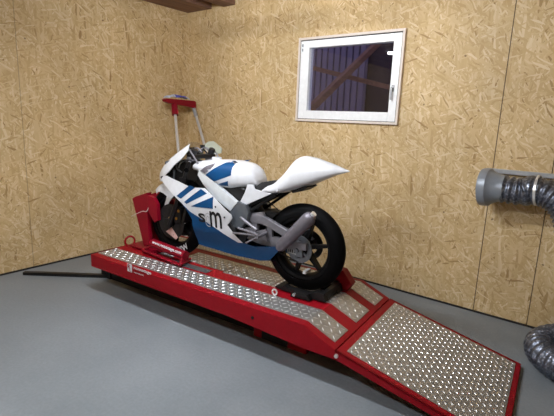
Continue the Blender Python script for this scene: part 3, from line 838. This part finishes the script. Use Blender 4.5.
# side fairing and belly pan
up_out = [(1.2241, 0.6590), (1.1724, 0.6799), (1.0151, 0.6555), (0.8751, 0.6277), (0.7383, 0.6359), (0.7017, 0.6170), (0.5743, 0.5479), (0.4824, 0.4818), (0.4763, 0.4608), (0.4910, 0.4365), (0.5236, 0.3997), (0.4125, 0.2809), (0.4505, 0.2795), (0.5958, 0.3485), (0.8680, 0.4472), (0.9520, 0.5061), (1.0327, 0.5477), (1.1358, 0.5936), (1.2254, 0.6355)]
lo_out = [(0.9520, 0.5061), (0.8680, 0.4472), (0.5958, 0.3485), (0.4505, 0.2795), (0.4125, 0.2809), (0.3123, 0.2728), (0.1323, 0.3071), (0.1122, 0.2977), (0.2064, 0.1898), (0.2834, 0.1718), (0.4716, 0.1689), (0.6678, 0.1798), (0.8361, 0.1881), (0.8537, 0.2532), (0.8573, 0.3879), (0.9061, 0.4624)]
stA = [(1.0019, 0.5483), (0.8885, 0.6399), (0.8317, 0.6299), (0.9520, 0.5349)]
stB = [(0.9174, 0.5148), (0.7720, 0.6276), (0.7074, 0.6030), (0.8945, 0.5028)]
stC = [(0.8531, 0.4905), (0.6433, 0.5888), (0.6364, 0.5041)]
fair = None
for sg in (1, -1):
    bm = bmesh.new()
    sheet(bm, up_out, fair_v, .004, 0, sg)
    for poly in (stA, stB, stC): sheet(bm, poly, fair_v, .003, 1, sg, off=.0016)
    pf = bp('side_fairing', bm, ['white', 'blue'], 50)
    pf['label'] = 'white side fairing with blue stripes'
    # lettering
    bm = bmesh.new()
    for ch, p0, p1, bold, mi in (('S', (0.7872, 0.3841), (0.7183, 0.4532), .035, 0), ('@', (0.7232, 0.3607), (0.6609, 0.4661), -.01, 1), ('m', (0.6729, 0.3656), (0.5648, 0.4849), .012, 0)):
        def fn(x, y):
            xx = x if sg > 0 else 1-x
            u = p0[0]+(p1[0]-p0[0])*xx; w2 = p0[1]+(p1[1]-p0[1])*y
            return (u, sg*(fair_v(u, w2)+.0022), w2)
        text_bm(bm, ch, fn, mi, bold)
    mesh_obj('lettering', bm, ['black', 'grey_print'], pf)
    for p in ((0.5381, 0.4556), (0.6128, 0.5213)):
        bm = bmesh.new(); v = sg*fair_v(*p); tube(bm, [(p[0], v-.002*sg, p[1]), (p[0], v+.003*sg, p[1])], .007, 10)
        mesh_obj('fastener', bm, 'dark_metal', pf)
# belly pan: blue trough closed under the engine
def belly():
    bm = bmesh.new()
    for sg in (1, -1): sheet(bm, lo_out, fair_v, .004, 0, sg)
    low = lo_out[8:13]
    rows = []
    for p in low:
        v = fair_v(*p)
        rows.append([bm.verts.new((p[0], y*v, p[1]-.02*(1-y*y))) for y in (-1, -.6, -.2, .2, .6, 1)])
    ring_faces(bm, rows, close=False)
    rows2 = [[bm.verts.new((v.co.x, v.co.y*.97, v.co.z+.004)) for v in r] for r in rows]
    ring_faces(bm, rows2, close=False)
    return bm
bell = bp('belly_pan', belly(), 'blue', 50)
# nose cowl: shell whose trailing edge is cut back at the sides
def cowl_pt(a, th, inset=0.0):
    """a 0 nose .. 1 trailing edge, th degrees from the crest"""
    t = th/100.0
    ut = lerp_table(abs(th), [0, 25, 48, 64, 74, 82, 95, 110], CT_U if th >= 0 else CT_F)
    u = 1.415-(1.415-ut)*a
    top = interp(CTOP, u); low = interp(CLOW, u); hb = interp(CHB, u)
    c2, s2 = math.cos(math.radians(th)), math.sin(math.radians(th))
    zc = low+(top-low)*.35
    z = zc+(top-zc)*c2 if c2 > 0 else zc+(zc-low)*c2*1.6
    return Vector((u-.045, (hb-inset)*s2, z-inset*c2-.012))
CT_U = [1.08, 1.05, 1.00, .985, 1.02, 1.15, 1.25, 1.28]
CT_F = [1.08, 1.07, 1.08, 1.10, 1.15, 1.20, 1.25, 1.28]
CTOP = [(1.412, .665), (1.40, .698), (1.36, .758), (1.30, .812), (1.22, .870), (1.12, .932), (1.0, 1.00), (.9, 1.04)]
CLOW = [(1.412, .640), (1.40, .615), (1.36, .60), (1.30, .60), (1.22, .62), (1.0, .72), (.9, .76)]
CHB = [(1.412, .012), (1.40, .055), (1.36, .095), (1.30, .125), (1.22, .145), (1.0, .165), (.9, .165)]
NA, NT = 22, 66
def shell(f0, f1, th_ok, mi_out, mi_in, thick):
    bm = bmesh.new(); grid = {}
    for i in range(NA+1):
        for j in range(NT+1):
            th = -110+220*j/NT
            grid[i, j] = (bm.verts.new(cowl_pt(i/NA, th)), bm.verts.new(cowl_pt(i/NA, th, thick)))
    for i in range(NA):
        for j in range(NT):
            if not th_ok((i+.5)/NA, -110+220*(j+.5)/NT): continue
            q = [(i, j), (i+1, j), (i+1, j+1), (i, j+1)]
            bm.faces.new([grid[k][0] for k in q]).material_index = mi_out
            bm.faces.new([grid[k][1] for k in reversed(q)]).material_index = mi_in
    bmesh.ops.delete(bm, geom=[v for v in bm.verts if not v.link_faces], context='VERTS')
    # close the rims
    return bm
def is_screen(a, th): return a > .42 and abs(th) < 42
bm = shell(0, 1, lambda a, th: not is_screen(a, th), 0, 1, .006)
nose = bp('nose_cowl', bm, ['white', 'fibre'], 50)
bm = shell(0, 1, is_screen, 0, 0, .003)
ws = bp('windscreen', bm, 'screen', 50); ws['label'] = 'clear curved windscreen'
# pale translucent guard ahead of the right grip
bm = bmesh.new()
gpts = [(1.1177, 0.8964), (1.0629, 0.9408), (1.0089, 0.9481), (0.9023, 0.8911), (0.9122, 0.8585), (0.9754, 0.8415), (1.0512, 0.8561)]
gc = sum(p[0] for p in gpts)/7, sum(p[1] for p in gpts)/7
sheet(bm, gpts, lambda u, w: .215-2.2*((u-gc[0])**2+(w-gc[1])**2), .004, 0, -1, .02)
hg = bp('hand_guard', bm, 'guard', 50); hg['label'] = 'pale translucent guard'
bm = bmesh.new(); gs0, gs1 = (0.9828, 0.8535), (0.9822, 0.7825)
tube(bm, [(gs0[0], -.205, gs0[1]), (gs1[0], -.16, gs1[1])], .006, 8); mesh_obj('stem', bm, 'white', hg, 40)
bm = bmesh.new(); gk = (1.1121, 0.8968); tube(bm, [(gk[0]+.01, -.20, gk[1]), (gk[0]-.02, -.20, gk[1])], .012, 10); mesh_obj('clamp', bm, 'black', hg, 40)
# inside the cowl
bm = bmesh.new()
prism(bm, [(1.25, .63), (1.22, .70), (1.15, .765), (1.07, .81), (1.01, .80), (1.0, .70), (1.06, .58), (1.18, .57)], -.088, .082, bev=.02)
bp('intake_duct', bm, 'black', 30)
bm = bmesh.new()
box(bm, (-.012, -.06, -.04), (.012, .06, .04), .006, mat=Matrix.Translation((1.05, 0, .865)) @ Matrix.Rotation(math.radians(50), 4, 'Y')); bp('gauge', bm, 'black')
# fork, clamps and bars
ft, fb = Vector((.925, 0, .895)), Vector((1.195, 0, .27))
fd = (fb-ft).normalized()
for sg in (1, -1):
    bm = bmesh.new(); y = sg*.098
    tube(bm, [(ft.x, y, ft.z), (ft.x+fd.x*.38, y, ft.z+fd.z*.38)], .025, 16)
    fl = bp('fork_leg', bm, 'dark_metal', 40)
    bm = bmesh.new(); tube(bm, [(ft.x+fd.x*.36, y, ft.z+fd.z*.36), (fb.x+.01, y, fb.z)], .020, 16); box(bm, (fb.x-.01, y-.018, fb.z-.02), (fb.x+.05, y+.018, fb.z+.05), .006)
    mesh_obj('slider', bm, 'black_metal', fl, 40)
    bm = bmesh.new(); box(bm, (1.08, sg*.066-.03, .30), (1.155, sg*.066+.03, .43), .012, mat=None); cp = bp('brake_caliper', bm, 'black_metal')
    
    for q in ((1.10, .40), (1.125, .335)):
        bm = bmesh.new(); tube(bm, [(q[0], sg*.095, q[1]), (q[0], sg*.10, q[1])], .012, 10); mesh_obj('piston', bm, 'gold', cp)
for k, hh in ((.06, .03), (.26, .04)):
    bm = bmesh.new(); p = ft+fd*k; box(bm, (p.x-.035, -.125, p.z-hh/2), (p.x+.035, .125, p.z+hh/2), .008)
    bp('triple_clamp', bm, 'black_metal')
bm = bmesh.new(); tube(bm, [(AX_F, -.115, .29), (AX_F, .115, .29)], .012, 12); bp('front_axle', bm, 'steel')
for sg in (1, -1):
    bm = bmesh.new(); tube(bm, [(.955, sg*.10, .815), (.92, sg*.16, .805), (.88, sg*.215, .79)], .011, 10)
    lathe(bm, [(.026, -.015), (.034, -.015), (.034, .015), (.026, .015)], (.957, sg*.098, .825), axis='z', n=16)
    hb = bp('clip_on', bm, 'grey_alu', 40)
    bm = bmesh.new(); tube(bm, [(.895, sg*.19, .797), (.825, sg*.285, .765)], .017, 12); mesh_obj('grip', bm, 'rubber', hb, 40)
    bm = bmesh.new(); tube(bm, bezier([(.96, sg*.17, .81), (.95, sg*.22, .797), (.895, sg*.29, .77)], 6), .005, 8); box(bm, (.92, sg*.15-.015, .80), (.96, sg*.15+.015, .825), .005); mesh_obj('lever', bm, 'dark_metal', hb, 40)
bm = bmesh.new(); lathe(bm, [(.004, -.012), (.018, -.012), (.02, .012), (.004, .012)], (1.04, -.11, .905), axis='z', n=18); tube(bm, [(1.04, -.11, .895), (.97, -.12, .83)], .006, 8); bp('brake_reservoir', bm, 'black', 40)
bm = bmesh.new()
for y in (-.09, .0, .09): tube(bm, bezier([(.94, y, .87), (1.0, y*1.1, .90), (1.06, y*.8, .86)], 5), .007, 8)
bp('brake_hose', bm, 'grey_alu', 40)
# bracket from nose to frame
for sg in (1, -1):
    bm = bmesh.new(); g0, g1 = (0.9519, 0.9000), (0.8509, 0.7899)
    tube(bm, [(g0[0], sg*.13, g0[1]), (g1[0], sg*.13, g1[1])], .006, 8)
    bp('cowl_stay', bm, 'grey_alu', 40)
bm = bmesh.new()
random.seed(3)
for k in range(16):
    p = Vector((random.uniform(1.02, 1.26), random.uniform(.0, .085), random.uniform(.62, .80))); q = p+Vector((random.uniform(-.12, .12), random.uniform(-.02, .03), random.uniform(-.12, .06)))
    tube(bm, bezier([p, (p+q)/2+Vector((random.uniform(-.05, .05), .01, random.uniform(-.05, .05))), q], 5), random.choice((.004, .006, .009)), 6)
bp('wiring', bm, 'pivot', 40)
bm = bmesh.new(); k0, k1 = (1.2579, 0.6525), (1.1656, 0.7120)
tube(bm, [(k0[0], .13, k0[1]), (k1[0], .08, k1[1])], .009, 8); bp('intake_stay', bm, 'black', 40)
# front fender: arc over the tyre with side skirts plus arms down the fork
bm = bmesh.new()
Rf = .328
rows = []; rows2 = []
for k in range(19):
    a = math.radians(47+58*k/18); hw = .064-.014*max(0, (4-k)/4)
    row = []; row2 = []
    for j in range(13):
        y = -1+2*j/12; drop = .050*abs(y)**3
        for R_, rr in ((Rf, row), (Rf-.004, row2)):
            rr.append(bm.verts.new((AX_F+(R_-drop)*math.cos(a), hw*math.copysign(abs(y)**.7, y), .29+(R_-drop)*math.sin(a))))
    rows.append(row); rows2.append(row2)
ring_faces(bm, rows, close=False); ring_faces(bm, [list(reversed(r)) for r in rows2], close=False)
skirt = [(1.3774, 0.5131), (1.3443, 0.5507), (1.2557, 0.5901), (1.1643, 0.6128), (1.1200, 0.5939), (1.1483, 0.5421), (1.1883, 0.5044), (1.2431, 0.4475), (1.2589, 0.4035), (1.2852, 0.3153), (1.3172, 0.3204), (1.2902, 0.4242), (1.2631, 0.4945), (1.3037, 0.5141), (1.3449, 0.5231)]
for sg in (1, -1): prism(bm, skirt, sg*.060, sg*.066, bev=.0015)
bp('front_fender', bm, 'white', 50)
# sticker on the left fork foot
bm = bmesh.new(); prism(bm, [(1.2754, 0.1953), (1.2101, 0.2450), (1.1363, 0.1697), (1.1595, 0.1485)], .0680, .0705); st = bp('sticker', bm, 'pink_print'); st['label'] = 'pale pink sticker'

# ------------------------------------------------------------------ red-handled stand behind the motorcycle
SX = .165
h0, h1 = (-0.4982, 1.6248), (-0.0538, 1.6144)
l0, r0 = (-0.3482, 1.5998), (-0.0616, 1.5792)
lb_, rb_ = (-0.3425, 1.4662), (-0.0222, 1.4636)
LF, RF = (0.8551, -0.7503), (1.1231, -0.2945)
tr = thing('hand_truck', 'frame of two silver tubes with a red crossbar handle, in the corner behind the motorcycle', 'hand truck', ((LF[0]+RF[0])/2, (LF[1]+RF[1])/2, 0))
TO = tr.location.copy()
def loc(x, y, z): return Vector((x, y, z))-TO
def along(a, f, k): return loc(a[0], a[1], a[2]).lerp(loc(f[0], f[1], f[2]), k)
LT, RT = (SX, l0[0], l0[1]), (SX, r0[0], r0[1])
LF3, RF3 = (LF[0], LF[1], .02), (RF[0], RF[1], .02)
for a, f in ((LT, LF3), (RT, RF3)):
    bm = bmesh.new(); tube(bm, [along(a, f, 0), along(a, f, .5), along(a, f, 1)], .017, 12); mesh_obj('tube', bm, 'steel', tr, 40)
bm = bmesh.new()
a, b2 = loc(SX, h0[0], h0[1]), loc(SX, h1[0], h1[1])
prism(bm, [(a.y, a.z+.016), (a.y+.02, a.z+.030), (b2.y-.01, b2.z+.036), (b2.y+.008, b2.z+.02), (b2.y+.010, b2.z-.045), (b2.y-.03, b2.z-.048), (b2.y-.13, b2.z-.032), (a.y+.05, a.z-.020), (a.y+.01, a.z-.006)], a.x-.03, a.x+.03, plane='yz', bev=.008)
tube(bm, [along(LT, LF3, -.005), along(LT, LF3, .078)], .036, 14)
mesh_obj('handle', bm, 'red_gloss', tr, 40)
bm = bmesh.new(); tube(bm, [along(RT, RF3, -.004), along(RT, RF3, .07)], .022, 12); mesh_obj('clamp', bm, 'galv', tr, 40)
bm = bmesh.new(); pa, pb = loc(*LF3), loc(*RF3); dv = (pb-pa).normalized(); nv = Vector((dv.y, -dv.x, 0))*.10; dv = dv*.04
prism(bm, [tuple((pa-dv-nv*.3).xy), tuple((pb+dv-nv*.3).xy), tuple((pb+dv+nv).xy), tuple((pa-dv+nv).xy)], 0, .022, plane='xy'); mesh_obj('toe_plate', bm, 'galv', tr)
# cloth lying on the handle
bm = bmesh.new()
ca, cb = (-0.4639, 1.6375), (-0.1613, 1.6547)
zt = max(h0[1], h1[1])+.030
rows = []
for i in range(13):
    k = i/12; y = (cb[0]-ca[0])*(k-.5)
    rows.append([bm.verts.new((-.045+.09*j/6, y, .020+.030*math.sin(PI*k)+.004*math.sin(9*k)+.005*math.sin(j*1.3+i*.7)-.012*abs(j/3-1)**3)) for j in range(7)])
for i in range(12):
    for j in range(6):
        f = bm.faces.new((rows[i][j], rows[i+1][j], rows[i+1][j+1], rows[i][j+1])); f.material_index = 0 if 4 <= i <= 9 else 1
r = bmesh.ops.extrude_face_region(bm, geom=bm.faces[:])
for e in r['geom']:
    if isinstance(e, bmesh.types.BMVert): e.co.z -= .008
cl = mesh_obj('cloth', bm, ['cloth_blue', 'cloth_white'], None, 60); cl.location = (SX, (ca[0]+cb[0])/2, zt)
tag(cl, 'small blue and white cloth lying on the red crossbar handle', 'cloth')

# ------------------------------------------------------------------ extraction hose on the wall and the mounting rail
n0, n1, n2 = (3.4853, 1.0461), (3.8360, 1.0660), (3.5863, 1.0479)
hose = thing('extraction_hose', 'crinkled dark foil exhaust hose along the back wall ending in a grey funnel', 'hose', (n0[0], -.17, 0))
def hl(p): return (p[0]-n0[0], p[1]+.17, p[2])
dx = Vector((n1[0]-n0[0], 0, n1[1]-n0[1])).normalized()
yv = Vector((0, 1, 0)); zv = dx.cross(yv)
fm = Matrix(((dx.x, yv.x, zv.x), (dx.y, yv.y, zv.y), (dx.z, yv.z, zv.z)))
fm = Matrix.Rotation(math.radians(-6), 3, 'Z') @ fm
bm = bmesh.new()
lathe(bm, [(.124, -.02), (.136, -.02), (.139, -.012), (.137, .035), (.128, .042), (.108, .075), (.097, .12), (.095, .14), (.085, .14), (.095, .09), (.115, .04), (.122, .0)], (0, 0, n0[1]), axis='x', n=40, mat=fm)
mesh_obj('funnel', bm, 'grey_plastic', hose, 35)
path = [(n0[0]+.12, -.175, n2[1]), (n0[0]+.25, -.18, n2[1]-.003), (n1[0]-.04, -.185, n1[1]), (n1[0]+.10, -.20, n1[1]-.04), (n1[0]+.20, -.24, n1[1]-.16), (n1[0]+.26, -.32, n1[1]-.36), (n1[0]+.36, -.42, n1[1]-.62), (n1[0]+.55, -.55, .30), (4.62, -.72, .12)]
cc = (4.32, -.50); rr = .30
for k in range(0, 30):
    ang = math.radians(-40-k*17.5); path.append((cc[0]+rr*math.cos(ang)*(1-.0*k), cc[1]+rr*.9*math.sin(ang), .105 if k < 19 else .105+.17*min(1, (k-18)/4)))
sm = bezier([hl(p) for p in path[:27]], 14)
# even spacing so that the folds have one pitch
pts = [sm[0]]; acc = 0.0
for a, b2 in zip(sm, sm[1:]):
    L = (b2-a).length; pos = 0.0
    while acc+(L-pos) >= .0065:
        pos += .0065-acc; pts.append(a+(b2-a)*(pos/L)); acc = 0.0
    acc += L-pos
bm = bmesh.new()
RH = .094
tube(bm, pts, [RH*(1+.075*math.sin(i*2*PI*  .0065/.044)) for i in range(len(pts))], 28)
mesh_obj('duct', bm, 'hose', hose, 70)
bm = bmesh.new(); k = hl((n1[0]-.01, -.186, n1[1])); lathe(bm, [(.098, -.008), (.106, -.008), (.106, .008), (.098, .008)], k, axis='x', n=36, mat=fm); mesh_obj('clamp_ring', bm, 'steel', hose, 40)
rl0, rl1 = (3.4487, 1.1584), (3.8908, 1.1589)
bm = bmesh.new(); e = Vector((rl1[0]-rl0[0], rl1[1]-rl0[1])); q = (rl0[0]+e.x*2.2, rl0[1]+e.y*2.2)
prism(bm, [(rl0[0], rl0[1]-.016), (q[0], q[1]-.016), (q[0], q[1]+.016), (rl0[0], rl0[1]+.016)], -.035, 0, bev=.003)
tag(mesh_obj('mounting_rail', bm, 'galv'), 'flat grey metal rail fixed to the back wall above the hose', 'rail')

# ------------------------------------------------------------------ render look
SC.view_settings.view_transform = 'Standard'; SC.view_settings.look = 'None'
SC.view_settings.gamma = 1.0; SC.view_settings.use_curve_mapping = False
SC.view_settings.exposure = 0.22
SC.cycles.use_denoising = True
SC.cycles.max_bounces = 8; SC.cycles.transparent_max_bounces = 12
SC.cycles.sample_clamp_indirect = 6.0
